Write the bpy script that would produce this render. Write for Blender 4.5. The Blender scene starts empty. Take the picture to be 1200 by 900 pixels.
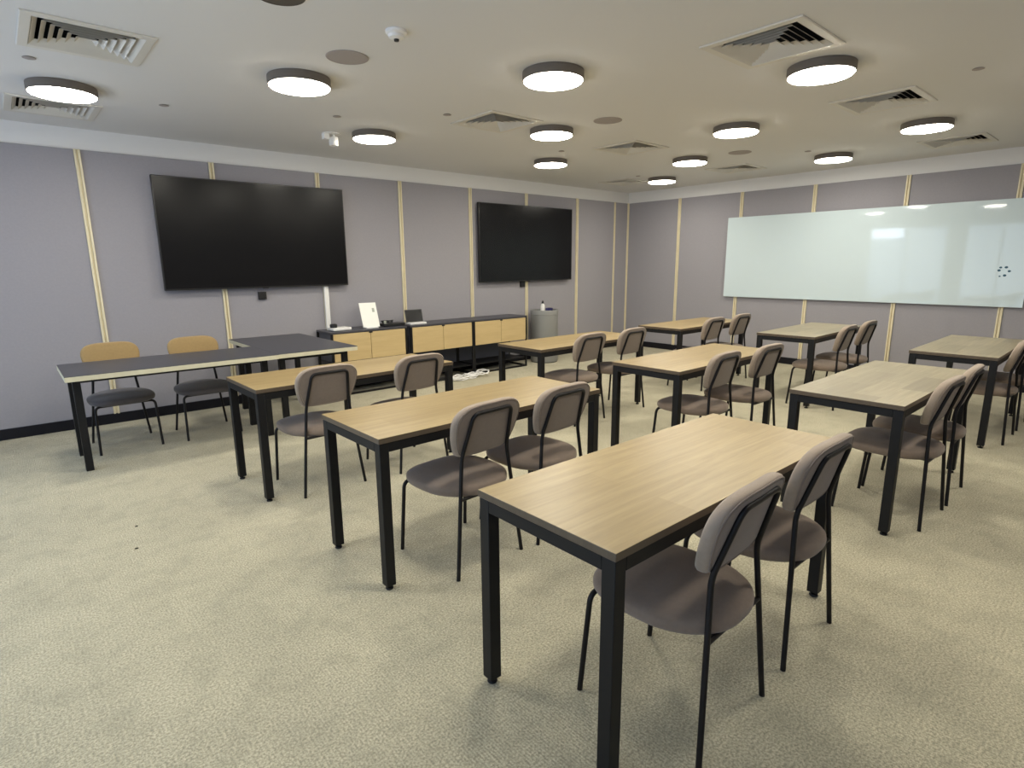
import bpy, bmesh, math, random
from mathutils import Vector, Matrix
random.seed(7)
S = bpy.context.scene
COL = S.collection

# ------------------------------------------------------------------ camera
F_PX, PITCH, ROLL, YAW, CAM_Z = 673.34, 0.2063, 0.0085, 0.7189, 1.5059
cam_data = bpy.data.cameras.new('camera'); cam = bpy.data.objects.new('camera', cam_data); COL.objects.link(cam)
cam_data.sensor_width = 36.0; cam_data.lens = 36.0 * F_PX / 1200.0
cam_data.clip_start = 0.02; cam_data.clip_end = 100
cy, sy, cp, sp = math.cos(YAW), math.sin(YAW), math.cos(PITCH), math.sin(PITCH)
r0 = Vector((cy, -sy, 0)); fw = Vector((sy * cp, cy * cp, -sp)); u0 = Vector((sy * sp, cy * sp, cp))
cr, sr = math.cos(ROLL), math.sin(ROLL)
rr = r0 * cr - u0 * sr; uu = r0 * sr + u0 * cr
M = Matrix.Identity(4)
for i in range(3):
    M[i][0], M[i][1], M[i][2] = rr[i], uu[i], -fw[i]
M.translation = (0, 0, CAM_Z)
cam.matrix_world = M
S.camera = cam

# ------------------------------------------------------------------ world, light levels, exposure
w = bpy.data.worlds.new('world'); S.world = w; w.use_nodes = True
w.node_tree.nodes['Background'].inputs[0].default_value = (0.75, 0.85, 1.0, 1)
w.node_tree.nodes['Background'].inputs[1].default_value = 0.6
LAMP = 46.0            # radiance of the round ceiling lamps
LAMP_COL = (1.0, 0.945, 0.815)
WINDOW = 1.9           # radiance of the daylit window blinds behind the camera's left
WINDOW_GAP = 9.0
WINDOW_COL = (0.50, 0.70, 1.0)
vs = S.view_settings
vs.view_transform = 'Standard'; vs.look = 'None'; vs.gamma = 1.0; vs.use_curve_mapping = False
vs.exposure = 0.22
S.cycles.max_bounces = 8; S.cycles.diffuse_bounces = 5
S.cycles.use_denoising = True
S.cycles.sample_clamp_indirect = 6.0

# ------------------------------------------------------------------ materials
def mat(name, col, rough=0.6, metal=0.0, spec=0.5, bump=None, var=None):
    """principled material; bump = (scale, strength); var = (scale, amount) soft colour variation"""
    m = bpy.data.materials.new(name); m.use_nodes = True
    nt = m.node_tree; b = nt.nodes['Principled BSDF']
    b.inputs['Base Color'].default_value = (*col, 1); b.inputs['Roughness'].default_value = rough
    b.inputs['Metallic'].default_value = metal; b.inputs['Specular IOR Level'].default_value = spec
    if bump or var:
        tc = nt.nodes.new('ShaderNodeTexCoord')
    if bump:
        n = nt.nodes.new('ShaderNodeTexNoise'); n.inputs['Scale'].default_value = bump[0]; n.inputs['Detail'].default_value = 3
        nt.links.new(tc.outputs['Object'], n.inputs['Vector'])
        bp = nt.nodes.new('ShaderNodeBump'); bp.inputs['Strength'].default_value = bump[1]; bp.inputs['Distance'].default_value = 0.003
        nt.links.new(n.outputs['Fac'], bp.inputs['Height']); nt.links.new(bp.outputs['Normal'], b.inputs['Normal'])
    if var:
        n2 = nt.nodes.new('ShaderNodeTexNoise'); n2.inputs['Scale'].default_value = var[0]; n2.inputs['Detail'].default_value = 4
        nt.links.new(tc.outputs['Object'], n2.inputs['Vector'])
        mx = nt.nodes.new('ShaderNodeMix'); mx.data_type = 'RGBA'
        a = var[1]
        mx.inputs[6].default_value = (*[c * (1 - a) for c in col], 1); mx.inputs[7].default_value = (*[min(1, c * (1 + a)) for c in col], 1)
        nt.links.new(n2.outputs['Fac'], mx.inputs[0]); nt.links.new(mx.outputs[2], b.inputs['Base Color'])
    return m

def emit(name, col, strength):
    m = bpy.data.materials.new(name); m.use_nodes = True; nt = m.node_tree
    b = nt.nodes['Principled BSDF']
    b.inputs['Base Color'].default_value = (0.8, 0.8, 0.8, 1)
    b.inputs['Emission Color'].default_value = (*col, 1); b.inputs['Emission Strength'].default_value = strength
    return m

def wood(name, c1, c2, c3, plank=0.15, length=0.9, rough=0.38):
    """long planks along local x with grain, each plank its own tone"""
    m = bpy.data.materials.new(name); m.use_nodes = True; nt = m.node_tree; N = nt.nodes; L = nt.links
    b = N['Principled BSDF']; b.inputs['Roughness'].default_value = rough
    tc = N.new('ShaderNodeTexCoord'); oi = N.new('ShaderNodeObjectInfo')
    off = N.new('ShaderNodeVectorMath'); off.operation = 'MULTIPLY_ADD'
    comb = N.new('ShaderNodeCombineXYZ')
    for k in range(3): L.new(oi.outputs['Random'], comb.inputs[k])
    L.new(comb.outputs[0], off.inputs[0]); off.inputs[1].default_value = (3.7, 0.0, 5.0); L.new(tc.outputs['Object'], off.inputs[2])
    br = N.new('ShaderNodeTexBrick'); br.inputs['Scale'].default_value = 1.0
    br.inputs['Brick Width'].default_value = length; br.inputs['Row Height'].default_value = plank
    br.inputs['Mortar Size'].default_value = 0.0008; br.inputs['Mortar Smooth'].default_value = 0.5
    br.offset = 0.37; br.inputs['Bias'].default_value = 0.0
    br.inputs['Color1'].default_value = (0, 0, 0, 1); br.inputs['Color2'].default_value = (1, 1, 1, 1); br.inputs['Mortar'].default_value = (0.35, 0.35, 0.35, 1)
    L.new(off.outputs[0], br.inputs['Vector'])
    mp = N.new('ShaderNodeMapping'); mp.inputs['Scale'].default_value = (2.2, 38, 20); L.new(off.outputs[0], mp.inputs['Vector'])
    g = N.new('ShaderNodeTexNoise'); g.inputs['Scale'].default_value = 1.0; g.inputs['Detail'].default_value = 6; g.inputs['Roughness'].default_value = 0.65
    g.inputs['Distortion'].default_value = 0.6
    L.new(mp.outputs[0], g.inputs['Vector'])
    r1 = N.new('ShaderNodeMix'); r1.data_type = 'RGBA'; r1.inputs[6].default_value = (*c1, 1); r1.inputs[7].default_value = (*c2, 1)
    bw = N.new('ShaderNodeMath'); bw.operation = 'MULTIPLY'; bw.inputs[1].default_value = 0.75
    L.new(br.outputs['Color'], bw.inputs[0]); L.new(bw.outputs[0], r1.inputs[0])
    rg = N.new('ShaderNodeMapRange'); rg.inputs[1].default_value = 0.35; rg.inputs[2].default_value = 0.72
    rg.inputs[3].default_value = 0.0; rg.inputs[4].default_value = 0.6
    L.new(g.outputs['Fac'], rg.inputs[0])
    r2 = N.new('ShaderNodeMix'); r2.data_type = 'RGBA'; r2.inputs[7].default_value = (*c3, 1)
    L.new(rg.outputs[0], r2.inputs[0]); L.new(r1.outputs[2], r2.inputs[6]); L.new(r2.outputs[2], b.inputs['Base Color'])
    bp = N.new('ShaderNodeBump'); bp.inputs['Strength'].default_value = 0.06; bp.inputs['Distance'].default_value = 0.002
    L.new(g.outputs['Fac'], bp.inputs['Height']); L.new(bp.outputs['Normal'], b.inputs['Normal'])
    return m

def carpet():
    m = bpy.data.materials.new('ribbed_carpet'); m.use_nodes = True; nt = m.node_tree; N = nt.nodes; L = nt.links
    b = N['Principled BSDF']; b.inputs['Roughness'].default_value = 0.95; b.inputs['Specular IOR Level'].default_value = 0.1
    b.inputs['Sheen Weight'].default_value = 0.15
    tc = N.new('ShaderNodeTexCoord')
    n1 = N.new('ShaderNodeTexNoise'); n1.inputs['Scale'].default_value = 1.3; n1.inputs['Detail'].default_value = 5; n1.inputs['Roughness'].default_value = 0.6
    n2 = N.new('ShaderNodeTexNoise'); n2.inputs['Scale'].default_value = 115; n2.inputs['Detail'].default_value = 3; n2.inputs['Roughness'].default_value = 0.8
    n3 = N.new('ShaderNodeTexNoise'); n3.inputs['Scale'].default_value = 6.5; n3.inputs['Detail'].default_value = 6; n3.inputs['Roughness'].default_value = 0.7
    wv = N.new('ShaderNodeTexWave'); wv.inputs['Scale'].default_value = 30; wv.inputs['Distortion'].default_value = 0.35; wv.bands_direction = 'X'
    wv.inputs['Detail'].default_value = 2; wv.inputs['Detail Scale'].default_value = 4
    for n in (n1, n2, n3, wv): L.new(tc.outputs['Object'], n.inputs['Vector'])
    a = N.new('ShaderNodeMix'); a.data_type = 'RGBA'; a.inputs[6].default_value = (0.36, 0.33, 0.24, 1); a.inputs[7].default_value = (0.54, 0.495, 0.36, 1)
    L.new(n1.outputs['Fac'], a.inputs[0])
    mr = N.new('ShaderNodeMapRange'); mr.inputs[1].default_value = 0.38; mr.inputs[2].default_value = 0.62; mr.inputs[3].default_value = 0.0; mr.inputs[4].default_value = 1.0
    L.new(n2.outputs['Fac'], mr.inputs[0])
    spk = N.new('ShaderNodeMix'); spk.data_type = 'RGBA'; spk.blend_type = 'MULTIPLY'; spk.inputs[0].default_value = 1.0
    ramp = N.new('ShaderNodeMix'); ramp.data_type = 'RGBA'; ramp.inputs[6].default_value = (0.60, 0.60, 0.59, 1); ramp.inputs[7].default_value = (1.30, 1.30, 1.28, 1)
    L.new(mr.outputs[0], ramp.inputs[0])
    L.new(a.outputs[2], spk.inputs[6]); L.new(ramp.outputs[2], spk.inputs[7])
    st = N.new('ShaderNodeMapRange'); st.inputs[1].default_value = 0.48; st.inputs[2].default_value = 0.72; st.inputs[3].default_value = 0.0; st.inputs[4].default_value = 0.50
    L.new(n3.outputs['Fac'], st.inputs[0])
    fin = N.new('ShaderNodeMix'); fin.data_type = 'RGBA'; fin.inputs[7].default_value = (0.25, 0.235, 0.17, 1)
    L.new(st.outputs[0], fin.inputs[0]); L.new(spk.outputs[2], fin.inputs[6]); L.new(fin.outputs[2], b.inputs['Base Color'])
    ad = N.new('ShaderNodeMath'); ad.operation = 'MULTIPLY_ADD'; L.new(wv.outputs['Fac'], ad.inputs[0]); ad.inputs[1].default_value = 0.35; L.new(n2.outputs['Fac'], ad.inputs[2])
    bp = N.new('ShaderNodeBump'); bp.inputs['Strength'].default_value = 0.55; bp.inputs['Distance'].default_value = 0.004
    L.new(ad.outputs[0], bp.inputs['Height']); L.new(bp.outputs['Normal'], b.inputs['Normal'])
    return m

def fabric(name, col, rough=0.9, amt=0.10):
    m = mat(name, col, rough, 0, 0.15, bump=(420, 0.35), var=(60, amt))
    m.node_tree.nodes['Principled BSDF'].inputs['Sheen Weight'].default_value = 0.25
    return m

M_CARPET = carpet()
M_CEIL = mat('ceiling_paint', (0.71, 0.70, 0.69), 0.9, bump=(30, 0.05))
M_PLASTER = mat('white_plaster', (0.78, 0.77, 0.76), 0.85)
M_PANEL = fabric('grey_violet_wall_fabric', (0.315, 0.303, 0.328), 0.95, 0.06)
M_BATTEN = mat('pale_batten', (0.74, 0.66, 0.46), 0.5, var=(12, 0.08))
M_GROOVE = mat('batten_groove', (0.42, 0.37, 0.24), 0.7)
M_BASE = mat('black_baseboard', (0.006, 0.006, 0.010), 0.5, 0.0, 0.3)
M_STEEL = mat('black_powder_steel', (0.006, 0.006, 0.007), 0.5, 0.0, 0.3, bump=(300, 0.08))
M_TUBE = mat('black_chair_tube', (0.006, 0.005, 0.006), 0.45, 0.0, 0.3)
M_OAK = wood('oak_laminate', (0.315, 0.228, 0.100), (0.40, 0.302, 0.150), (0.18, 0.122, 0.052))
M_OAKGREY = wood('greyed_oak_laminate', (0.235, 0.196, 0.120), (0.40, 0.338, 0.215), (0.15, 0.120, 0.074), plank=0.1503, length=0.52)
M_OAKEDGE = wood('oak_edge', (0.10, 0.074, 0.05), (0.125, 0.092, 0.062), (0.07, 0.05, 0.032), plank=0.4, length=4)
M_OAKDOOR = wood('pale_oak_door', (0.56, 0.42, 0.21), (0.60, 0.46, 0.25), (0.45, 0.32, 0.15), plank=0.8, length=4)
M_TAUPE = fabric('taupe_chair_fabric', (0.225, 0.172, 0.133))
M_TAUPE_BACK = fabric('taupe_chair_back_fabric', (0.215, 0.171, 0.140))
M_RIM = fabric('pale_taupe_rim_fabric', (0.32, 0.255, 0.198))
M_TAN = fabric('tan_chair_fabric', (0.30, 0.205, 0.092))
M_DARKSEAT = fabric('dark_grey_seat_fabric', (0.090, 0.080, 0.082))
M_BLACKTOP = mat('black_table_laminate', (0.050, 0.050, 0.062), 0.38, var=(8, 0.1))
M_PLYEDGE = mat('pale_plywood_edge', (0.62, 0.58, 0.42), 0.6, var=(30, 0.08))
M_SCREEN = mat('tv_screen', (0.006, 0.006, 0.007), 0.22, 0, 0.22)
M_BEZEL = mat('tv_bezel', (0.008, 0.008, 0.009), 0.35)
M_BOARD = mat('white_glass_board', (0.60, 0.70, 0.735), 0.04, 0, 0.55)
M_BOARDEDGE = mat('glass_board_edge', (0.50, 0.60, 0.56), 0.15)
M_INK = mat('teal_ink', (0.03, 0.10, 0.16), 0.6)
M_LAMPRIM = mat('lamp_rim', (0.14, 0.118, 0.098), 0.5)
M_DIFF = emit('lamp_diffuser', LAMP_COL, LAMP)
M_VENT = mat('vent_white_metal', (0.66, 0.63, 0.57), 0.5)
M_VENTDARK = mat('vent_duct_dark', (0.02, 0.018, 0.016), 0.9)
M_GRILLE = mat('speaker_grille', (0.36, 0.32, 0.30), 0.8, bump=(500, 0.4))
M_DARKDISC = mat('dark_grille', (0.09, 0.075, 0.06), 0.8)
M_WHITE = mat('white_plastic', (0.80, 0.79, 0.77), 0.4)
M_PAPER = mat('white_paper', (0.86, 0.85, 0.80), 0.7)
M_BLACKP = mat('black_plastic', (0.012, 0.012, 0.013), 0.4)
M_GREYBIN = mat('grey_bin_metal', (0.235, 0.235, 0.225), 0.5, 0.0)
M_BINRIM = mat('grey_bin_rim', (0.265, 0.265, 0.255), 0.5)
M_NAVY = mat('navy_plastic', (0.02, 0.018, 0.10), 0.4)
M_SHELFBACK = mat('cabinet_dark_back', (0.085, 0.088, 0.11), 0.6)
M_GREYMARK = mat('grey_print', (0.38, 0.40, 0.34), 0.7)
M_LED = mat('spot_lens', (0.85, 0.83, 0.75), 0.2)
M_BLIND = emit('daylit_blind', WINDOW_COL, WINDOW)
M_GAP = emit('daylit_clear_pane', (0.66, 0.78, 1.0), WINDOW_GAP)
M_FRAME = mat('window_frame_grey', (0.25, 0.25, 0.26), 0.5)

# ------------------------------------------------------------------ helpers
def new_bm(): return bmesh.new()

BOXY = set()
def add_box(bm, lo, hi, bevel=0.0, seg=2, mtx=None):
    BOXY.add(id(bm))
    lo = Vector(lo); hi = Vector(hi)
    r = bmesh.ops.create_cube(bm, size=1.0)
    vs_ = r['verts']
    for v in vs_:
        v.co = Vector([(lo[i] + hi[i]) / 2 + v.co[i] * (hi[i] - lo[i]) for i in range(3)])
    if bevel > 0:
        es = list({e for v in vs_ for e in v.link_edges})
        rb = bmesh.ops.bevel(bm, geom=es, offset=bevel, segments=seg, affect='EDGES', profile=0.5)
        vs_ = list({v for f in rb['faces'] for v in f.verts} | {v for v in vs_ if v.is_valid})
    if mtx is not None:
        for v in vs_: v.co = mtx @ v.co
    return vs_

def fillet(pts, rad, n=6):
    """round the inner corners of a polyline"""
    P = [Vector(p) for p in pts]; out = [P[0]]
    for i in range(1, len(P) - 1):
        a, b, c = P[i - 1], P[i], P[i + 1]
        d1 = (a - b); d2 = (c - b)
        r = min(rad, d1.length * 0.45, d2.length * 0.45)
        p1 = b + d1.normalized() * r; p2 = b + d2.normalized() * r
        for k in range(n + 1):
            t = k / n
            out.append(p1 * (1 - t) ** 2 + b * 2 * t * (1 - t) + p2 * t * t)
    out.append(P[-1]); return out

def add_tube(bm, pts, r, n=14, caps=True, closed=False):
    P = [Vector(p) for p in pts]; rings = []
    prev = None
    for i, p in enumerate(P):
        if closed:
            d = (P[(i + 1) % len(P)] - P[i - 1]).normalized()
        else:
            d = (P[min(i + 1, len(P) - 1)] - P[max(i - 1, 0)]).normalized()
        if prev is None:
            a = Vector((0, 0, 1)) if abs(d.z) < 0.9 else Vector((1, 0, 0))
            s = d.cross(a).normalized()
        else:
            s = (prev - d * prev.dot(d)).normalized()
        prev = s; t = d.cross(s)
        rings.append([bm.verts.new(p + (s * math.cos(2 * math.pi * k / n) + t * math.sin(2 * math.pi * k / n)) * r) for k in range(n)])
    m = len(rings)
    for i in range(m if closed else m - 1):
        A, B = rings[i], rings[(i + 1) % m]
        for k in range(n):
            bm.faces.new((A[k], A[(k + 1) % n], B[(k + 1) % n], B[k]))
    if caps and not closed:
        bm.faces.new(rings[0][::-1]); bm.faces.new(rings[-1])

def add_lathe(bm, prof, n=48, c=(0, 0, 0)):
    """profile of (radius, z); a radius of 0 closes the end"""
    c = Vector(c); rows = []
    for r, z in prof:
        if r <= 1e-6: rows.append([bm.verts.new(c + Vector((0, 0, z)))])
        else: rows.append([bm.verts.new(c + Vector((r * math.cos(2 * math.pi * k / n), r * math.sin(2 * math.pi * k / n), z))) for k in range(n)])
    for A, B in zip(rows, rows[1:]):
        for k in range(n):
            if len(A) == 1 and len(B) == 1: continue
            if len(A) == 1: bm.faces.new((A[0], B[(k + 1) % n], B[k]))
            elif len(B) == 1: bm.faces.new((A[k], A[(k + 1) % n], B[0]))
            else: bm.faces.new((A[k], A[(k + 1) % n], B[(k + 1) % n], B[k]))

def add_pad(bm, outline, prof, place):
    """cushion: closed 2-D outline scaled by s about its centre, raised by d along the depth; place(u, v, d) -> 3-D"""
    cu = sum(p[0] for p in outline) / len(outline); cv = sum(p[1] for p in outline) / len(outline)
    rows = []
    for s, d in prof:
        if s <= 1e-6: rows.append([bm.verts.new(place(cu, cv, d))])
        else: rows.append([bm.verts.new(place(cu + (u - cu) * s, cv + (v - cv) * s, d)) for u, v in outline])
    n = len(outline)
    for A, B in zip(rows, rows[1:]):
        for k in range(n):
            if len(A) == 1: bm.faces.new((A[0], B[(k + 1) % n], B[k]))
            elif len(B) == 1: bm.faces.new((A[k], A[(k + 1) % n], B[0]))
            else: bm.faces.new((A[k], A[(k + 1) % n], B[(k + 1) % n], B[k]))

def smooth_loop(ctrl, per=6):
    n = len(ctrl); out = []
    for i in range(n):
        p0, p1, p2, p3 = [Vector(ctrl[(i + k) % n]) for k in (-1, 0, 1, 2)]
        for k in range(per):
            t = k / per
            q = 0.5 * ((2 * p1) + (p2 - p0) * t + (2 * p0 - 5 * p1 + 4 * p2 - p3) * t * t + (3 * p1 - p0 - 3 * p2 + p3) * t ** 3)
            out.append((q.x, q.y))
    return out

def obj(name, bm, material, parent=None, smooth=True, label=None, mats=None, ang=28):
    bmesh.ops.recalc_face_normals(bm, faces=bm.faces)
    if id(bm) in BOXY: ang = 20; BOXY.discard(id(bm))      # keep the flat faces of bevelled boxes flat
    me = bpy.data.meshes.new(name); bm.to_mesh(me); bm.free()
    me.materials.append(material)
    for m in (mats or []): me.materials.append(m)
    if smooth:
        for p in me.polygons: p.use_smooth = True
        me.set_sharp_from_angle(angle=math.radians(ang))
    o = bpy.data.objects.new(name, me); COL.objects.link(o)
    if parent: o.parent = parent
    if label: o['label'] = label
    return o

def tag(o, label, cat, group=None):
    o['label'] = label; o['category'] = cat
    if group: o['group'] = group
    return o

def thing(name, label, cat, loc=(0, 0, 0), rz=0.0, group=None):
    e = bpy.data.objects.new(name, None); e.empty_display_size = 0.1; COL.objects.link(e)
    e.location = loc; e.rotation_euler = (0, 0, rz)
    return tag(e, label, cat, group)

def copy_tree(o, parent=None):
    c = o.copy(); COL.objects.link(c)
    if parent: c.parent = parent
    for ch in [x for x in o.children]: copy_tree(ch, c)
    return c

def struct(o, label=None):
    o['kind'] = 'structure'
    if label: o['label'] = label
    return o

def box_obj(name, lo, hi, m, parent=None, bevel=0.0, **k):
    bm = new_bm(); add_box(bm, lo, hi, bevel); return obj(name, bm, m, parent, **k)

# ------------------------------------------------------------------ room shell
DX, DY = 8.696, 6.704           # fabric face of the whiteboard wall and of the screen wall
X0, Y0 = -1.45, -1.3            # the two walls behind the camera
ZT, ZC = 2.546, 2.73
PT = 0.025                      # fabric panels stand proud of the plaster

struct(box_obj('floor', (X0 - .2, Y0 - .2, -0.1), (DX + .2, DY + .2, 0), M_CARPET), 'beige ribbed carpet floor')
VENT_XY = [(0.545, 4.160), (3.535, 1.740), (5.405, 1.728), (3.490, 4.160), (5.360, 4.130), (7.760, 1.735), (7.620, 4.120), (7.480, 5.860), (0.500, 6.000)]
VENT_R = 0.292; VENT_H = VENT_R - 0.047       # flange half size, opening half size
gx = sorted({X0 - .2, DX + .2} | {round(x + s * VENT_H, 4) for x, y in VENT_XY for s in (-1, 1)})
gy = sorted({Y0 - .2, DY + .2} | {round(y + s * VENT_H, 4) for x, y in VENT_XY for s in (-1, 1)})
bm = new_bm(); cv_ = {}
def cvert(x, y, z):
    k = (x, y, z)
    if k not in cv_: cv_[k] = bm.verts.new(k)
    return cv_[k]
for a, b in zip(gx, gx[1:]):
    for c, d in zip(gy, gy[1:]):
        mx, my = (a + b) / 2, (c + d) / 2
        if any(abs(mx - x) < VENT_H and abs(my - y) < VENT_H for x, y in VENT_XY): continue
        bm.faces.new((cvert(a, c, ZC), cvert(a, d, ZC), cvert(b, d, ZC), cvert(b, c, ZC)))
add_box(bm, (X0 - .2, Y0 - .2, ZC + .2), (DX + .2, DY + .2, ZC + .25))
struct(obj('ceiling', bm, M_CEIL, smooth=False), 'off-white plaster ceiling')
wl = struct(box_obj('wall_left', (X0, DY + PT, 0), (DX + PT, DY + .2, ZC), M_PLASTER), 'screen wall of grey fabric panels')
wr = struct(box_obj('wall_right', (DX + PT, Y0, 0), (DX + .2, DY + PT, ZC), M_PLASTER), 'whiteboard wall of grey fabric panels')
struct(box_obj('wall_back', (X0, Y0 - .2, 0), (DX + .2, Y0, ZC), M_PANEL), 'grey fabric wall behind the camera')  # unseen wall; its grey is chosen to lower the fill light

BW = 0.048
def batten(name, parent, axis, pos, z0, z1, wdt, m):
    """pale strip of two ribs with a groove between, on the wall face"""
    h = wdt / 2; g = wdt * 0.15
    segs = [(-h, -g, 0.018), (-g, g, 0.001), (g, h, 0.018)]
    bm = new_bm()
    for a, b, d in segs:
        if axis == 'x': add_box(bm, (pos + a, DY - d, z0), (pos + b, DY + PT, z1), 0.0015, 1)
        else: add_box(bm, (DX - d, pos + a, z0), (DX + PT, pos + b, z1), 0.0015, 1)
    return obj(name, bm, m, parent)

BX = [-1.52 + 0.0, -0.42, 0.684, 1.791, 2.907, 3.99, 5.11, 6.18, 7.326, 8.30, 8.70]
for i in range(len(BX) - 1):
    a = max(BX[i], X0); b = BX[i + 1]
    ha = 0 if i == 0 else (BW / 2 if i + 1 < 8 else 0.015)
    hb = (BW / 2 if i + 1 < 9 else 0.015) if i < len(BX) - 2 else 0.0
    box_obj('fabric_panel', (a + ha, DY, 0.095), (min(b - hb, DX - 0.03 if i == len(BX) - 2 else 99), DY + PT, ZT), M_PANEL, wl, 0.004)
for i, x in enumerate(BX[1:-1]):
    batten('batten', wl, 'x', x, 0.095, ZT, BW if i < 8 else 0.026, M_BATTEN)
batten('batten', wl, 'x', DX - 0.018, 0.095, ZT, 0.034, M_BATTEN)
WY = [6.70, 5.646, 4.560, 3.496, 2.387, 1.30, 0.22, -0.86, -1.3]
for i in range(len(WY) - 1):
    a, b = WY[i], WY[i + 1]
    box_obj('fabric_panel', (DX, b + (BW / 2 if i < len(WY) - 2 else 0), 0.095), (DX + PT, a - (BW / 2 if i else 0), ZT), M_PANEL, wr, 0.004)
for y in WY[1:-1]:
    batten('batten', wr, 'y', y, 0.095, ZT, BW, M_BATTEN)
struct(box_obj('baseboard_left', (X0, DY - 0.012, 0), (DX, DY + PT, 0.098), M_BASE, None, 0.003), 'black baseboard under the screen wall')
struct(box_obj('baseboard_right', (DX - 0.012, Y0, 0), (DX + PT, DY - 0.012, 0.098), M_BASE, None, 0.003), 'black baseboard under the whiteboard wall')

# wall behind the camera's left shoulder, with a row of daylit windows (roller blinds down, one left part open)
WIN = [(-1.15, 0.15), (0.45, 1.95), (2.25, 3.75), (4.10, 5.95)]
WZ0, WZ1 = 0.12, 2.42
bm = new_bm()
add_box(bm, (X0 - .2, Y0, 0), (X0, DY + .2, WZ0)); add_box(bm, (X0 - .2, Y0, WZ1), (X0, DY + .2, ZC))
edges_y = [Y0] + [v for p in WIN for v in p] + [DY + .2]
for k in range(0, len(edges_y), 2):
    add_box(bm, (X0 - .2, edges_y[k], WZ0), (X0, edges_y[k + 1], WZ1))
struct(obj('wall_front', bm, M_PANEL, smooth=False), 'window wall opposite the whiteboard')  # out of view; grey finish picked to reduce bounced fill
for k, (a, b) in enumerate(WIN):
    bm = new_bm(); t = 0.05
    for lo, hi in (((a, WZ0), (b, WZ0 + t)), ((a, WZ1 - t), (b, WZ1)), ((a, WZ0), (a + t, WZ1)), ((b - t, WZ0), (b, WZ1)), (((a + b) / 2 - .02, WZ0), ((a + b) / 2 + .02, WZ1))):
        add_box(bm, (X0 - .10, lo[0], lo[1]), (X0 - .04, hi[0], hi[1]), 0.003, 1)
    wn = struct(obj('window_%d' % (k + 1), bm, M_FRAME), 'grey framed window with pale blind')
    if k < 3:
        box_obj('blind', (X0 - .085, a + t, WZ0 + t), (X0 - .08, b - t, WZ1 - t), M_BLIND, wn)
    else:
        m_ = (a + b) / 2
        box_obj('blind', (X0 - .085, a + t, WZ0 + t), (X0 - .08, m_, WZ1 - t), M_BLIND, wn)
        box_obj('blind', (X0 - .085, m_, WZ0 + t), (X0 - .08, b - t, 2.11), M_BLIND, wn)
        box_obj('pane', (X0 - .085, m_ + .12, 2.11), (X0 - .08, b - t, WZ1 - t), M_GAP, wn)
        box_obj('blind', (X0 - .085, m_, 2.11), (X0 - .08, m_ + .12, WZ1 - t), M_BLIND, wn)

# ------------------------------------------------------------------ tables
TL, TW, TH = 1.515, 0.602, 0.75
def make_table(label):
    t = thing('classroom_table', label, 'table', group='wood-topped classroom tables')
    bm = new_bm(); hx, hy = TL / 2, TW / 2
    add_box(bm, (-hx, -hy, TH - 0.026), (hx, hy, TH), 0.0025, 2)
    bm.normal_update()
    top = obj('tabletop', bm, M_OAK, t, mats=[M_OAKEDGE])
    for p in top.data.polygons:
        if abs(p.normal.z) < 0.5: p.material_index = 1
    leg, ap = 0.048, 0.044
    zt = TH - 0.027; zb = zt - ap
    bm = new_bm(); i = 0.004
    for s in (-1, 1):
        y0, y1 = sorted((s * (hy - i), s * (hy - i - 0.028)))
        add_box(bm, (-hx + leg + i, y0, zb), (hx - leg - i, y1, zt), 0.002, 1)
        x0, x1 = sorted((s * (hx - i), s * (hx - i - 0.028)))
        add_box(bm, (x0, -hy + leg + i, zb), (x1, hy - leg - i, zt), 0.002, 1)
    obj('apron_frame', bm, M_STEEL, t)
    for sx in (-1, 1):
        for sy_ in (-1, 1):
            cx, cyy = sx * (hx - i - leg / 2), sy_ * (hy - i - leg / 2)
            bm = new_bm(); add_box(bm, (cx - leg / 2, cyy - leg / 2, 0.022), (cx + leg / 2, cyy + leg / 2, zt), 0.003, 2)
            l = obj('leg', bm, M_STEEL, t)
            bm = new_bm(); add_lathe(bm, [(0, 0.0), (0.017, 0.0), (0.019, 0.004), (0.017, 0.010), (0.006, 0.013), (0.006, 0.024), (0, 0.024)], 20, (cx, cyy, 0))
            obj('levelling_foot', bm, M_STEEL, l)
    return t

TABLES = [
    (1.885, 1.168, -0.008, 'oak-topped table with black steel legs in the foreground, nearest the camera'),
    (1.915, 2.530, 0.006, 'oak-topped table directly behind the foreground table, in the left column'),
    (1.852, 3.984, 0.011, 'oak-topped table beside the long black-topped table, third from the camera in the left column'),
    (4.300, 3.951, 0.0, 'oak-topped table in front of the grey round bin and rightmost cabinet'),
    (4.265, 2.519, 0.005, 'oak-topped table at the very middle of the table block'),
    (4.259, 1.150, 0.001, 'oak-topped table with visible planks, right of the foreground table'),
    (6.600, 4.000, 0.0, 'farthest oak-topped table, in the back corner beyond the left edge of the whiteboard'),
    (6.890, 2.655, 0.02, 'oak-topped table under the middle of the whiteboard'),
    (6.560, 1.142, 0.014, 'oak-topped table under the right end of the whiteboard, cut off by the right picture edge'),
]
proto = None; grey_mesh = None
for x, y, a, lab in TABLES:
    if proto is None: proto = make_table(lab); t = proto
    else: t = copy_tree(proto); t['label'] = lab
    if 'plank' in lab or 'whiteboard' in lab and 'corner' not in lab:      # the greyer, visibly planked tops on the right
        tp = [c for c in t.children if c.name.startswith('tabletop')][0]
        if grey_mesh is None:
            grey_mesh = tp.data.copy(); grey_mesh.materials[0] = M_OAKGREY
        tp.data = grey_mesh
    t.location = (x, y, 0); t.rotation_euler = (0, 0, a)

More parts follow.
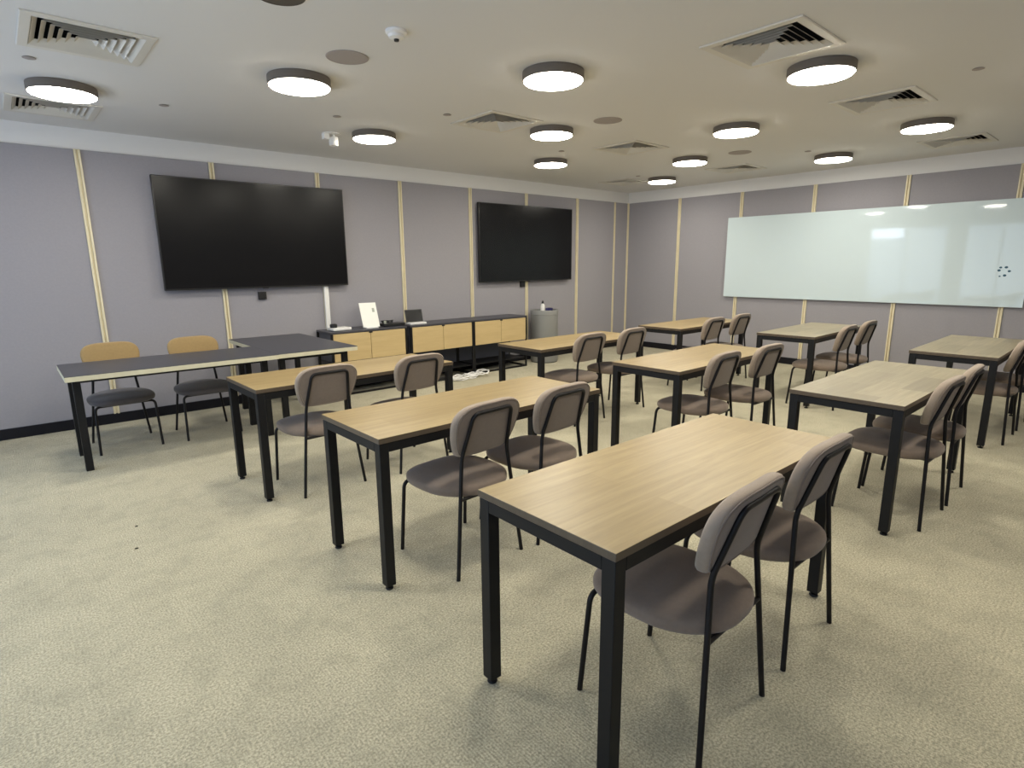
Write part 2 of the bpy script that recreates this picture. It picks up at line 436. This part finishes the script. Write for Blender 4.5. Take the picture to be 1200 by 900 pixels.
# ------------------------------------------------------------------ chairs
TR = 0.0098
def rear_x(z): return 0.220 - (0.220 - 0.122) * z / 0.835
def rear_y(z):
    if z < 0.595: return -0.235 + 0.035 * z / 0.595
    return -0.200 - (z - 0.595) * 0.30
def seat_outline():
    out = []
    for k in range(56):
        t = 2 * math.pi * k / 56
        c, s = math.cos(t), math.sin(t); n = 3.3 if s > 0 else 2.6
        u = math.copysign(abs(c) ** (2 / n), c); v = math.copysign(abs(s) ** (2 / n), s)
        wd = 0.238 if v > 0 else 0.238 - 0.036 * v * v
        out.append((u * wd, 0.004 + v * 0.248))
    return out
BACK = [(0, .866), (.09, .865), (.158, .853), (.199, .822), (.214, .775), (.206, .708), (.188, .650), (.170, .615), (.142, .598), (.07, .593),
        (-.07, .593), (-.142, .598), (-.170, .615), (-.188, .650), (-.206, .708), (-.214, .775), (-.199, .822), (-.158, .853), (-.09, .865)]
def back_place(u, v, d):
    base = rear_y(v) + 0.017          # tubes run along the rear face
    return Vector((u, base + d + 0.22 * u * u, v))
def make_chair(label, kind):
    ms, mb, mr = (M_TAUPE, M_TAUPE_BACK, M_RIM) if kind == 'taupe' else (M_DARKSEAT, M_TAN, M_TAN)
    t = thing('upholstered_chair', label, 'chair', group='taupe chairs at the wooden tables' if kind == 'taupe' else 'tan-backed chairs at the black table')
    # seat
    bm = new_bm()
    prof = [(0, 0.393), (.86, 0.393), (.93, 0.395), (.972, 0.401), (.995, 0.412), (1.0, 0.425), (.992, 0.439), (.96, 0.448), (.89, 0.456), (.72, 0.463), (.45, 0.467), (.2, .4685), (0, 0.469)]
    def sp_(u, v, d):
        k = max(0.0, (d - 0.427)) / 0.042
        return Vector((u, v, d - k * (0.10 * max(0, v - 0.10) ** 2 * 4) - 0.20 * u * u * k))
    add_pad(bm, seat_outline(), prof, sp_)
    obj('seat', bm, ms, t, ang=75)
    # backrest cushion
    ol = smooth_loop(BACK, 4)
    bm = new_bm()
    add_pad(bm, ol, [(0, -0.012), (.90, -0.012), (.955, -0.010), (.99, -0.002), (1.0, 0.010), (.995, 0.022), (.965, 0.031), (.90, 0.037), (.6, 0.042), (.3, .043), (0, 0.043)], back_place)
    bk = obj('backrest', bm, mr, t, ang=75)
    bm = new_bm()
    add_pad(bm, ol, [(0, -0.0150), (.86, -0.0150), (.905, -0.0135), (.915, -0.0105), (.915, -0.008)], back_place)
    obj('back_panel', bm, mb, bk)
    bm = new_bm()
    cu = sum(p[0] for p in ol) / len(ol); cv = sum(p[1] for p in ol) / len(ol)
    add_tube(bm, [back_place(cu + (u - cu) * .945, cv + (v - cv) * .945, -0.0118) for u, v in ol], 0.0026, 6, closed=True)
    obj('piping', bm, mb, bk)
    # rear frame: two legs, and the hoop that carries the backrest
    zs = 0.405
    for s in (-1, 1):
        bm = new_bm(); add_tube(bm, [(s * rear_x(z), rear_y(z), z) for z in (0.0, 0.15, 0.3, zs)], TR, 14)
        obj('leg', bm, M_TUBE, t)
    zb = 0.822
    path = [(-rear_x(zs), rear_y(zs), zs)] + fillet([(-rear_x(zs), rear_y(zs), zs), (-rear_x(.595), rear_y(.595), .595), (-rear_x(zb), rear_y(zb), zb), (rear_x(zb), rear_y(zb), zb), (rear_x(.595), rear_y(.595), .595), (rear_x(zs), rear_y(zs), zs)], 0.035)[1:]
    bm = new_bm(); add_tube(bm, path, TR, 14)
    obj('back_frame', bm, M_TUBE, t)
    # front frame: two legs bending inwards under the seat, and the rail between
    for s in (-1, 1):
        p = fillet([(s * .222, .232, 0), (s * .211, .200, .3935), (s * .12, .192, .3935)], 0.038)
        bm = new_bm(); add_tube(bm, p, TR, 14)
        obj('leg', bm, M_TUBE, t)
    bm = new_bm()
    add_tube(bm, [(-.12, .192, .3935), (.12, .192, .3935)], TR, 14)
    zr = 0.3935; xr = rear_x(zr); yr = rear_y(zr)
    add_tube(bm, [(-xr, yr, zr), (xr, yr, zr)], TR * .9, 14)
    for s in (-1, 1):
        add_tube(bm, [(s * .115, .192, zr), (s * .115, yr, zr)], TR * .9, 14)
    obj('seat_frame', bm, M_TUBE, t)
    return t

CHAIRS = [
    (1.596, 0.980, 0.035, 'taupe', 'taupe chair nearest the camera, left of two at the foreground table'),
    (2.227, 0.995, 0.0, 'taupe', 'taupe chair at the far end of the foreground table, right of the nearest chair'),
    (1.672, 2.335, 0.07, 'taupe', 'taupe chair behind the foreground table, left of two at the second table'),
    (2.215, 2.340, 0.06, 'taupe', 'taupe chair tucked to the right end of the second table from the camera'),
    (1.530, 3.830, 0.03, 'taupe', 'left one of two taupe chairs at the oak table beside the black-topped table'),
    (2.225, 3.800, 0.05, 'taupe', 'right one of two taupe chairs at the oak table beside the black-topped table'),
    (4.090, 3.775, 0.02, 'taupe', 'left one of two taupe chairs at the table before the grey round bin'),
    (4.735, 3.775, 0.02, 'taupe', 'right one of two taupe chairs at the table before the grey round bin'),
    (3.920, 2.330, 0.02, 'taupe', 'left one of two taupe chairs at the very middle table'),
    (4.540, 2.290, -0.02, 'taupe', 'right one of two taupe chairs at the very middle table'),
    (3.945, 0.985, -0.02, 'taupe', 'nearer one of two taupe chairs at the planked table right of the foreground'),
    (4.465, 0.985, 0.03, 'taupe', 'farther one of two taupe chairs at the planked table right of the foreground'),
    (6.455, 2.375, 0.03, 'taupe', 'left one of two taupe chairs at the table under the middle of the whiteboard'),
    (7.11, 2.390, 0.02, 'taupe', 'right one of two taupe chairs at the table under the middle of the whiteboard'),
    (6.320, 3.780, 0.0, 'taupe', 'left one of two taupe chairs at the far table in the back corner'),
    (7.00, 3.795, 0.0, 'taupe', 'right one of two taupe chairs at the far table in the back corner'),
    (6.270, 0.985, 0.0, 'taupe', 'nearer taupe chair at the right picture edge, under the right end of the whiteboard'),
    (6.880, 0.985, 0.0, 'taupe', 'farther taupe chair cut off by the right picture edge'),
    (0.640, 5.815, math.pi + 0.02, 'tan', 'left tan-backed chair with dark seat behind the long black-topped table'),
    (1.275, 5.770, math.pi + 0.0, 'tan', 'right tan-backed chair with dark seat behind the long black-topped table'),
]
protos = {}
for x, y, a, kind, lab in CHAIRS:
    if kind not in protos: c = protos[kind] = make_chair(lab, kind)
    else: c = copy_tree(protos[kind]); c['label'] = lab
    c.location = (x, y, 0); c.rotation_euler = (0, 0, a)

# ------------------------------------------------------------------ black-topped tables by the screen wall
def black_table(label, x0, y0, x1, y1, legs):
    cx, cyy = (x0 + x1) / 2, (y0 + y1) / 2
    t = thing('black_topped_table', label, 'table', (cx, cyy, 0))
    x0 -= cx; x1 -= cx; y0 -= cyy; y1 -= cyy
    box_obj('tabletop', (x0, y0, 0.748), (x1, y1, 0.752), M_BLACKTOP, t)
    box_obj('edge_band', (x0, y0, 0.712), (x1, y1, 0.748), M_PLYEDGE, t, 0.001)
    bm = new_bm()
    xs = sorted({l[0] - cx for l in legs}); ys = sorted({l[1] - cyy for l in legs})
    for y in (ys[0], ys[-1]): add_box(bm, (xs[0] + .025, y - .012, 0.672), (xs[-1] - .025, y + .012, 0.711), 0.002, 1)
    for x in (xs[0], xs[-1]): add_box(bm, (x - .012, ys[0] + .025, 0.672), (x + .012, ys[-1] - .025, 0.711), 0.002, 1)
    obj('under_frame', bm, M_STEEL, t)
    for lx, ly in legs:
        box_obj('leg', (lx - cx - .025, ly - cyy - .025, 0.0), (lx - cx + .025, ly - cyy + .025, 0.712), M_STEEL, t, 0.003)
    return t
black_table('long black-topped table with pale plywood edge, in front of the two tan-backed chairs', 0.243, 5.045, 1.725, 5.757,
            [(0.315, 5.225), (0.315, 5.70), (1.655, 5.225), (1.655, 5.70)])
black_table('black-topped side table forming the return of the L, next to the leftmost cabinet', 1.728, 5.06, 2.475, 6.50,
            [(1.80, 5.20), (1.80, 6.42), (2.40, 6.42), (2.40, 5.20)])

# ------------------------------------------------------------------ low cabinets under the screens
CY0, CY1, CH = 6.262, 6.672, 0.755
def make_cabinet(label, x):
    t = thing('low_cabinet', label, 'cabinet', (x, (CY0 + CY1) / 2, 0), group='low cabinets along the screen wall')
    W2 = 0.497; D2 = (CY1 - CY0) / 2
    box_obj('top_board', (-W2, -D2, CH - 0.022), (W2, D2, CH), M_BLACKTOP, t, 0.002)
    bm = new_bm(); p = 0.024
    for sx in (-1, 1):
        for s in (-1, 1):
            a, b = sorted((sx * W2, sx * (W2 - p))); c, d = sorted((s * D2, s * (D2 - p)))
            add_box(bm, (a, c, 0), (b, d, CH - 0.022), 0.0015, 1)
        a, b = sorted((sx * W2, sx * (W2 - p)))
        add_box(bm, (a, -D2 + p, 0.0), (b, D2 - p, p), 0.0015, 1)
    for s in (-1, 1):
        c, d = sorted((s * D2, s * (D2 - p)))
        add_box(bm, (-W2 + p, c, 0.0), (W2 - p, d, p), 0.0015, 1)
    obj('frame', bm, M_STEEL, t)
    box_obj('carcass', (-W2 + p, -D2 + 0.022, 0.40), (W2 - p, D2 - 0.004, CH - 0.022), M_SHELFBACK, t)
    box_obj('back_board', (-W2 + p, D2 - 0.018, p + .1), (W2 - p, D2 - 0.006, 0.40), M_SHELFBACK, t)
    box_obj('shelf', (-W2 + p, -D2 + .03, 0.125), (W2 - p, D2 - 0.02, 0.14), M_STEEL, t)
    for s in (-1, 1):
        a, b = sorted((s * 0.0025, s * (W2 - p - 0.004)))
        d = box_obj('door', (a, -D2 + 0.002, 0.405), (b, -D2 + 0.021, CH - 0.028), M_OAKDOOR, t, 0.002)
    bm = new_bm(); add_box(bm, (-0.022, -D2 - 0.006, CH - 0.040), (0.022, -D2 + 0.002, CH - 0.026), 0.002, 1)
    obj('finger_pull', bm, M_BLACKP, t)
    return t
c0 = make_cabinet('low oak-fronted cabinet at the left, carrying the white sign holder', 3.245)
c1 = copy_tree(c0); c1.location.x = 4.292; c1['label'] = 'middle low oak-fronted cabinet, carrying the dark tablet'
c2 = copy_tree(c0); c2.location.x = 5.290; c2['label'] = 'low oak-fronted cabinet with an empty top, next to the grey round bin'

# ------------------------------------------------------------------ screens
def make_tv(label, x0, x1, z0, z1):
    cx, cz = (x0 + x1) / 2, (z0 + z1) / 2; W2, H2 = (x1 - x0) / 2, (z1 - z0) / 2
    t = thing('wall_screen', label, 'television', (cx, DY, cz), group='large black wall screens')
    box_obj('housing', (-W2, -0.085, -H2), (W2, -0.045, H2), M_BEZEL, t, 0.004)
    box_obj('display', (-W2 + .011, -0.0862, -H2 + .016), (W2 - .011, -0.0845, H2 - .011), M_SCREEN, t)
    box_obj('wall_mount', (-0.45, -0.046, -0.25), (0.45, -0.0005, 0.25), M_BLACKP, t, 0.003)
    bm = new_bm(); add_box(bm, (-0.03, -0.0865, -H2 - .006), (0.03, -0.06, -H2 + .002), 0.002, 1)
    obj('sensor', bm, M_BLACKP, t)
    return t
make_tv('large black wall screen at the left, above the black-topped tables', 1.222, 3.172, 1.270, 2.372)
make_tv('black wall screen nearer the corner, above the oak-fronted cabinets', 5.200, 7.120, 1.242, 2.360)
for x, z, lab in ((2.173, 1.182, 'small black square box on the wall under the left screen'), (6.085, 1.195, 'small black square box on the wall under the screen nearer the corner')):
    t = thing('wall_box', lab, 'wall box', (x, DY, z), group='black boxes under the screens')
    box_obj('cover', (-.043, -.03, -.043), (.043, -.0005, .043), M_BLACKP, t, 0.004)
    box_obj('face_plate', (-.032, -.033, -.032), (.032, -.029, .032), M_BEZEL, t, 0.002)
tr = box_obj('cable_cover', (2.880, DY - 0.045, 0.762), (2.934, DY - 0.0195, 1.262), M_WHITE, None, 0.004)
tag(tr, 'white vertical cable cover on the wall beneath the left screen', 'cable cover')

# ------------------------------------------------------------------ whiteboard
wb = thing('glass_whiteboard', 'long white glass writing board on the right wall', 'whiteboard', (DX, 2.925, 1.5715))
HB, VB = 1.818, 0.6025
box_obj('glass_panel', (-0.046, -HB, -VB), (-0.040, HB, VB), M_BOARD, wb, 0.0015)
for sy_ in (-0.97, -0.33, 0.33, 0.97):
    for sz in (-0.9, 0.9):
        bm = new_bm(); add_lathe(bm, [(0, 0.024), (0.014, 0.024), (0.014, 0.040), (0, 0.040)], 20)
        for v in bm.verts: v.co = Vector((-v.co.z, sy_ * HB + v.co.x, sz * VB + v.co.y))
        obj('standoff', bm, M_WHITE, wb)
bm = new_bm()
for y, z, r in ((1.365, 1.384, .013), (1.354, 1.417, .011), (1.304, 1.419, .013), (1.273, 1.376, .012), (1.308, 1.328, .013), (1.352, 1.318, .008)):
    k = len(bm.verts); add_lathe(bm, [(0, 0), (r, 0), (r * .9, 0.0006), (0, 0.0006)], 14)
    bm.verts.ensure_lookup_table()
    for v in bm.verts[k:]: v.co = Vector((-0.0461 - v.co.z, y - 2.925 + v.co.x * 1.25, z - 1.5715 + v.co.y))
obj('dot_drawing', bm, M_INK, wb, label='ring of small teal ink dots')

# ------------------------------------------------------------------ things on and by the cabinets
sg = thing('sign_holder', 'upright white sign holder with a printed sheet on the left cabinet', 'sign holder', (3.325, 6.40, CH), math.radians(-4))
mt = Matrix.Translation((0, -0.02, 0.012)) @ Matrix.Rotation(math.radians(-20), 4, 'X')
bm = new_bm(); add_box(bm, (-.107, -.003, 0), (.107, .003, .305), 0.001, 1, mt); obj('sheet', bm, M_PAPER, sg)
bm = new_bm(); add_box(bm, (.045, -.0042, .185), (.075, -.0030, .235), 0.0, 1, mt); obj('printed_mark', bm, M_GREYMARK, sg, label='small grey print on the sheet')
bm = new_bm(); add_box(bm, (-.075, -.05, 0), (.075, .075, .012), 0.002, 1); obj('foot', bm, M_WHITE, sg)

fb = thing('white_flat_box', 'flat white device at the left end of the left cabinet top', 'device', (2.925, 6.42, CH), math.radians(3))
bm = new_bm(); add_box(bm, (-.115, -.085, 0.004), (.115, .085, .036), 0.008, 3); obj('casing', bm, M_WHITE, fb)
bm = new_bm(); add_box(bm, (-.095, -.07, 0), (.095, .07, .006), 0.001, 1); obj('base_feet', bm, M_GREYMARK, fb)
pk = thing('round_puck', 'small black round puck on the flat white device', 'device', (2.852, 6.41, CH + 0.036))
bm = new_bm(); add_lathe(bm, [(0, 0), (.036, 0), (.042, .008), (.042, .036), (.034, .044), (0, .045)], 28); obj('body', bm, M_BLACKP, pk)
bm = new_bm(); add_lathe(bm, [(0, .0445), (.022, .0445), (.022, .047), (0, .047)], 24); obj('button', bm, M_BEZEL, pk)

hub = thing('black_media_box', 'low black media box with coiled cable, between sign holder and tablet', 'media box', (3.63, 6.44, CH), 0)
bm = new_bm(); add_box(bm, (-.14, -.07, .004), (.15, .07, .035), 0.004, 2); obj('casing', bm, M_BLACKP, hub)
bm = new_bm()
add_tube(bm, [(-.06 + (.075 + .006 * math.sin(7 * k)) * math.cos(k * .42), -.0 + .05 * math.sin(k * .42), .042 + .0007 * k) for k in range(46)], .0045, 8)
obj('coiled_cable', bm, M_BLACKP, hub)
bm = new_bm(); add_box(bm, (-.125, -.045, .036), (-.085, -.01, .072), 0.004, 2); obj('plug', bm, M_GREYMARK, hub)

tb = thing('tablet_on_stand', 'dark tablet leaning on a pale stand on the middle cabinet', 'tablet', (3.975, 6.42, CH), math.radians(-4))
mt = Matrix.Translation((0, 0.03, 0.020)) @ Matrix.Rotation(math.radians(-14), 4, 'X')
bm = new_bm(); add_box(bm, (-.123, -.005, 0), (.123, .005, .165), 0.004, 2, mt); obj('casing', bm, M_BLACKP, tb)
bm = new_bm(); add_box(bm, (-.113, -.0062, .010), (.113, -.0048, .155), 0, 1, mt); obj('display', bm, M_SCREEN, tb)
bm = new_bm(); add_box(bm, (-.115, -.075, 0), (.115, .075, .022), 0.004, 2); obj('stand', bm, M_WHITE, tb)

bn = thing('round_bin', 'tall grey cylindrical bin beside the rightmost cabinet', 'bin', (6.275, 6.395, 0))
bm = new_bm(); add_lathe(bm, [(0, 0.012), (.208, 0.012), (.212, .02), (.212, .755), (.200, .755), (.200, .40), (0, .40)], 64); obj('body', bm, M_GREYBIN, bn)
bm = new_bm(); add_lathe(bm, [(.2125, .735), (.217, .74), (.217, .800), (.213, .806), (.190, .806), (.192, .800), (.192, .75), (.2, .74), (.2125, .735)], 64); obj('rim', bm, M_BINRIM, bn)
bm = new_bm(); add_lathe(bm, [(0, .768), (.185, .768), (.185, .782), (0, .790)], 64); obj('lid', bm, M_BLACKP, bn)
bm = new_bm(); add_lathe(bm, [(0, 0), (.204, 0), (.204, .013), (0, .013)], 64); obj('base_ring', bm, M_BLACKP, bn)

bt = thing('spray_bottle', 'small white bottle with black cap standing on the grey bin', 'bottle', (6.205, 6.36, 0.7868))
bm = new_bm(); add_lathe(bm, [(0, 0), (.030, 0), (.033, .004), (.033, .085), (.026, .105), (.014, .115), (.014, .125), (0, .125)], 28); obj('body', bm, M_WHITE, bt)
bm = new_bm(); add_lathe(bm, [(0, .120), (.017, .120), (.017, .145), (.012, .152), (.006, .152), (.006, .165), (0, .165)], 24); obj('cap', bm, M_BLACKP, bt)
bx_ = thing('navy_box', 'small navy blue pack beside the white bottle on the grey bin', 'pack', (6.315, 6.33, 0.7895), math.radians(20))
bm = new_bm(); add_box(bm, (-.06, -.035, 0), (.06, .035, .045), 0.006, 2); obj('pack', bm, M_NAVY, bx_)
bm = new_bm(); add_box(bm, (-.02, -.02, .0445), (.035, .02, .0475), 0.001, 1); obj('flap', bm, M_BLACKP, bx_)

cb = thing('white_cable_pile', 'tangled white cables on the carpet in front of the middle cabinet', 'cable', (4.55, 6.10, 0))
bm = new_bm()
for q in range(4):
    rx, ry, ox, oy, n = (.20, .08, -.05, 0, 60) if q == 0 else (.13, .06, .10, .02, 50) if q == 1 else (.10, .07, -.22, -.02, 44) if q == 2 else (.09, .09, .24, -.01, 40)
    add_tube(bm, [(ox + rx * math.cos(k * .33 + q) * (1 + .12 * math.sin(k * .9)), oy + ry * math.sin(k * .33 + q) + .01 * math.sin(k * 1.7), .008 + .012 * q + .018 * (1 + math.sin(k * .55 + q))) for k in range(n)], .007, 7)
obj('cable', bm, M_WHITE, cb)
bm = new_bm(); add_box(bm, (-.36, -.03, 0.012), (-.29, .02, .050), 0.006, 2); obj('plug', bm, M_WHITE, cb)
ps = thing('power_strip', 'black power strip lying behind the white cable pile on the carpet', 'power strip', (4.27, 6.222, 0), math.radians(0))
bm = new_bm(); add_box(bm, (-.16, -.028, 0), (.16, .028, .040), 0.006, 2); obj('casing', bm, M_BLACKP, ps)
for k in range(4):
    bm = new_bm(); add_lathe(bm, [(0, .0395), (.019, .0395), (.019, .042), (0, .041)], 18, (-.11 + .073 * k, 0, 0)); obj('socket', bm, M_BEZEL, ps)

# ------------------------------------------------------------------ ceiling lamps
def make_lamp(label):
    t = thing('round_ceiling_lamp', label, 'ceiling light', group='round ceiling lamps')
    bm = new_bm(); add_lathe(bm, [(.185, -.001), (.200, -.001), (.202, -.004), (.202, -.054), (.199, -.057), (.194, -.057), (.194, -.046), (.185, -.046), (.185, -.001)], 64)
    obj('rim', bm, M_LAMPRIM, t)
    bm = new_bm(); add_lathe(bm, [(0, -.068), (.17, -.0675), (.188, -.064), (.1935, -.058), (.1935, -.047), (0, -.047)], 64)
    obj('diffuser', bm, M_DIFF, t)
    bm = new_bm(); add_lathe(bm, [(0, -.001), (.184, -.001), (.184, -.012), (0, -.012)], 48)
    obj('ceiling_plate', bm, M_WHITE, t)
    return t
LAMPS = [
    (0.51, 5.26, 'lit round ceiling lamp at the far left, over the long black-topped table'),
    (1.69, 4.06, 'lit round ceiling lamp above the left wall screen, just below the left round speaker'),
    (2.87, 5.24, 'lit round ceiling lamp beside the small white spotlight, near the screen wall'),
    (2.91, 2.89, 'largest lit round ceiling lamp near the top centre of the picture'),
    (4.07, 4.06, 'middle one of the three round lamps in line at the picture centre'),
    (5.23, 5.23, 'farthest of the three round lamps in line at the picture centre'),
    (4.15, 1.705, 'lit round ceiling lamp below the large top right ceiling vent'),
    (5.32, 2.90, 'lit round ceiling lamp second in the diagonal from the top right vent to the corner'),
    (6.46, 4.09, 'lit round ceiling lamp third in the diagonal from the top right vent to the corner'),
    (7.59, 5.26, 'lit round ceiling lamp nearest the far room corner'),
    (6.52, 1.705, 'lit round ceiling lamp at the far right, over the right end of the whiteboard'),
    (7.60, 2.89, 'lit round ceiling lamp close above the left half of the whiteboard'),
    (0.53, 2.89, 'lit round ceiling lamp over the open floor left of the camera, outside the picture'),
    (1.72, 1.70, 'lit round ceiling lamp over the foreground table, above the picture edge'),
    (2.91, 0.52, 'lit round ceiling lamp right of the foreground table, above the picture edge'),
    (5.30, 0.52, 'lit round ceiling lamp right of the picture, beyond the planked table'),
]
lp = None
for x, y, lab in LAMPS:
    if lp is None: lp = make_lamp(lab); t = lp
    else: t = copy_tree(lp); t['label'] = lab
    t.location = (x, y, ZC)

# ------------------------------------------------------------------ ceiling vents: four-way louvred diffusers
def make_vent(label):
    t = thing('ceiling_vent', label, 'ceiling vent', group='square ceiling vents')
    R = 0.292
    bm = new_bm()
    def ring(bm, a, za, b, zb, th=0.0):
        A = [bm.verts.new((sx * a, sy_ * a, za)) for sx, sy_ in ((-1, -1), (1, -1), (1, 1), (-1, 1))]
        B = [bm.verts.new((sx * b, sy_ * b, zb)) for sx, sy_ in ((-1, -1), (1, -1), (1, 1), (-1, 1))]
        for k in range(4): bm.faces.new((A[k], A[(k + 1) % 4], B[(k + 1) % 4], B[k]))
        return A, B
    # outer flange
    A = None
    pts = [(R, -0.001), (R, -0.007), (R - .004, -0.010), (R - .046, -0.010), (R - .050, -0.006), (R - .050, -0.001)]
    for p, q in zip(pts, pts[1:]): ring(bm, p[0], p[1], q[0], q[1])
    bmesh.ops.remove_doubles(bm, verts=bm.verts, dist=1e-5)
    obj('flange', bm, M_VENT, t, smooth=False)
    # dark duct above the opening
    bm = new_bm(); h = VENT_H
    A, B = ring(bm, h, -0.001, h, 0.15)
    bm.faces.new(B)
    bmesh.ops.remove_doubles(bm, verts=bm.verts, dist=1e-5)
    obj('duct', bm, M_VENTDARK, t, smooth=False)
    # louvres: nested square frustums, flaring outwards and down, recessed in the opening
    bm = new_bm()
    for k in range(6):
        o = VENT_H - .004 - k * 0.038
        i = o - 0.027
        if i < 0.004: i = 0.004
        A1, B1 = ring(bm, o, -0.008, i, 0.018)
        A2, B2 = ring(bm, o, -0.0065, i - .001, 0.019)
        for q in range(4):
            bm.faces.new((A1[q], A1[(q + 1) % 4], A2[(q + 1) % 4], A2[q]))
            bm.faces.new((B1[q], B1[(q + 1) % 4], B2[(q + 1) % 4], B2[q]))
    obj('louvre_set', bm, M_VENT, t, smooth=False)
    return t
VENTS = [
    (0.545, 4.160, 'square louvred ceiling vent at the top left of the picture'),
    (3.535, 1.740, 'large square louvred ceiling vent at the top right of the picture'),
    (5.405, 1.728, 'square louvred ceiling vent between the two right-hand round lamps'),
    (3.490, 4.160, 'square louvred ceiling vent left of the three centre lamps'),
    (5.360, 4.130, 'square louvred ceiling vent right of the middle centre lamp'),
    (7.760, 1.735, 'square louvred ceiling vent by the whiteboard wall, beyond the rightmost lamp'),
    (7.620, 4.120, 'square louvred ceiling vent near the whiteboard wall, beyond the diagonal row of lamps'),
    (7.480, 5.860, 'square louvred ceiling vent in the far room corner'),
    (0.500, 6.000, 'square louvred ceiling vent half hidden behind the far left lamp'),
]
vp = None
for x, y, lab in VENTS:
    if vp is None: vp = make_vent(lab); t = vp
    else: t = copy_tree(vp); t['label'] = lab
    t.location = (x, y, ZC)

# ------------------------------------------------------------------ ceiling speakers and small fittings
def make_speaker(label, m, r=0.125):
    t = thing('ceiling_speaker', label, 'ceiling speaker', group='round ceiling speakers')
    bm = new_bm(); add_lathe(bm, [(r * .93, -.001), (r, -.001), (r, -.004), (r * .93, -.006), (r * .93, -.001)], 48); obj('rim', bm, m, t)
    bm = new_bm(); add_lathe(bm, [(0, -.0062), (r * .5, -.0058), (r * .93, -.0045), (r * .93, -.001), (0, -.001)], 48); obj('grille', bm, m, t)
    return t
s0 = make_speaker('flat round grey ceiling speaker at the left, above the left wall screen', M_GRILLE); s0.location = (1.76, 3.49, ZC)
for x, y, lab in ((4.205, 3.50, 'flat round grey ceiling speaker right of the centre lamps'), (6.56, 3.51, 'flat round grey ceiling speaker farthest from the camera')):
    s = copy_tree(s0); s['label'] = lab; s.location = (x, y, ZC)
sd = make_speaker('dark brown round ceiling grille cut by the top picture edge', M_DARKDISC, 0.115); sd.location = (1.155, 2.925, ZC); sd.name = 'ceiling_grille'; sd['group'] = 'dark ceiling grilles'; sd['category'] = 'ceiling grille'

dt = thing('smoke_detector', 'white domed smoke detector on the ceiling with a black sensor tip', 'smoke detector', (1.78, 2.95, ZC))
bm = new_bm(); add_lathe(bm, [(0, -.001), (.056, -.001), (.056, -.014), (.050, -.020), (.044, -.022), (.040, -.036), (.026, -.042), (0, -.043)], 40); obj('housing', bm, M_WHITE, dt)
bm = new_bm(); add_lathe(bm, [(0, -.042), (.014, -.042), (.013, -.052), (0, -.055)], 20); obj('sensor_tip', bm, M_BLACKP, dt)

spt = thing('ceiling_spotlight', 'small white twin spotlight on the ceiling, left of the lamp near the screen wall', 'spotlight', (2.56, 5.50, ZC))
bm = new_bm(); add_lathe(bm, [(0, -.001), (.085, -.001), (.085, -.008), (0, -.010)], 40); obj('mounting_plate', bm, M_WHITE, spt)
bm = new_bm(); add_lathe(bm, [(0, -.009), (.014, -.009), (.014, -.03), (.040, -.032), (.042, -.036), (.042, -.105), (.036, -.108), (.034, -.100), (0, -.100)], 32, (.02, 0, 0)); obj('lamp_head', bm, M_WHITE, spt)
bm = new_bm(); add_lathe(bm, [(0, -.1005), (.033, -.1005), (.03, -.104), (0, -.105)], 28, (.02, 0, 0)); obj('lens', bm, M_LED, spt)
bm = new_bm(); add_box(bm, (-.085, -.03, -.06), (-.03, .03, -.009), 0.006, 2); obj('driver_box', bm, M_WHITE, spt)

def make_plate(label, r=0.034):
    t = thing('sprinkler_cover', label, 'sprinkler cover', group='flush sprinkler covers')
    bm = new_bm(); add_lathe(bm, [(0, -.0075), (r * .8, -.0075), (r, -.0055), (r, -.0035), (0, -.0035)], 32); obj('cap', bm, M_GRILLE, t)
    bm = new_bm(); add_lathe(bm, [(0, -.0036), (r * .85, -.0036), (r * .85, -.001), (0, -.001)], 32); obj('collar', bm, M_GRILLE, t)
    return t
PL = [(1.146, 5.369, 'small round sprinkler cover between the far left lamp and the spotlight'),
      (2.32, 4.85, 'small round sprinkler cover just before the white spotlight'),
      (0.318, 4.693, 'small round sprinkler cover between the top left vent and the far left lamp'),
      (4.90, 4.73, 'small round sprinkler cover between the second and third centre lamps'),
      (7.10, 2.98, 'small round sprinkler cover just before the lamp above the whiteboard'),
      (5.00, 1.06, 'small round sprinkler cover alone on the ceiling at the upper right'),
      (3.00, 4.22, 'small round sprinkler cover at the left corner of the centre vent'),
      (7.12, 5.34, 'small round sprinkler cover by the lamp nearest the room corner')]
p0 = None
for x, y, lab in PL:
    if p0 is None: p0 = make_plate(lab); t = p0
    else: t = copy_tree(p0); t['label'] = lab
    t.location = (x, y, ZC)

# ------------------------------------------------------------------ crumbs on the carpet
M_CRUMB = mat('dark_crumb', (0.03, 0.026, 0.02), 0.9)
for x, y, r, lab in ((0.404, 3.852, .006, 'tiny dark crumb on the open carpet, the farther one of two'), (0.355, 3.530, .0065, 'tiny dark crumb on the open carpet, the nearer one of two')):
    bm = new_bm(); add_lathe(bm, [(0, 0), (r, 0), (r * 1.1, r * .35), (r * .6, r * .8), (0, r * .9)], 18, (0, 0, 0))
    for v in bm.verts: v.co.x *= 1.4; v.co.y *= .8 + .3 * math.sin(9 * v.co.x / r)
    o = obj('carpet_crumb', bm, M_CRUMB); o.location = (x, y, 0); tag(o, lab, 'crumb', 'crumbs on the carpet')
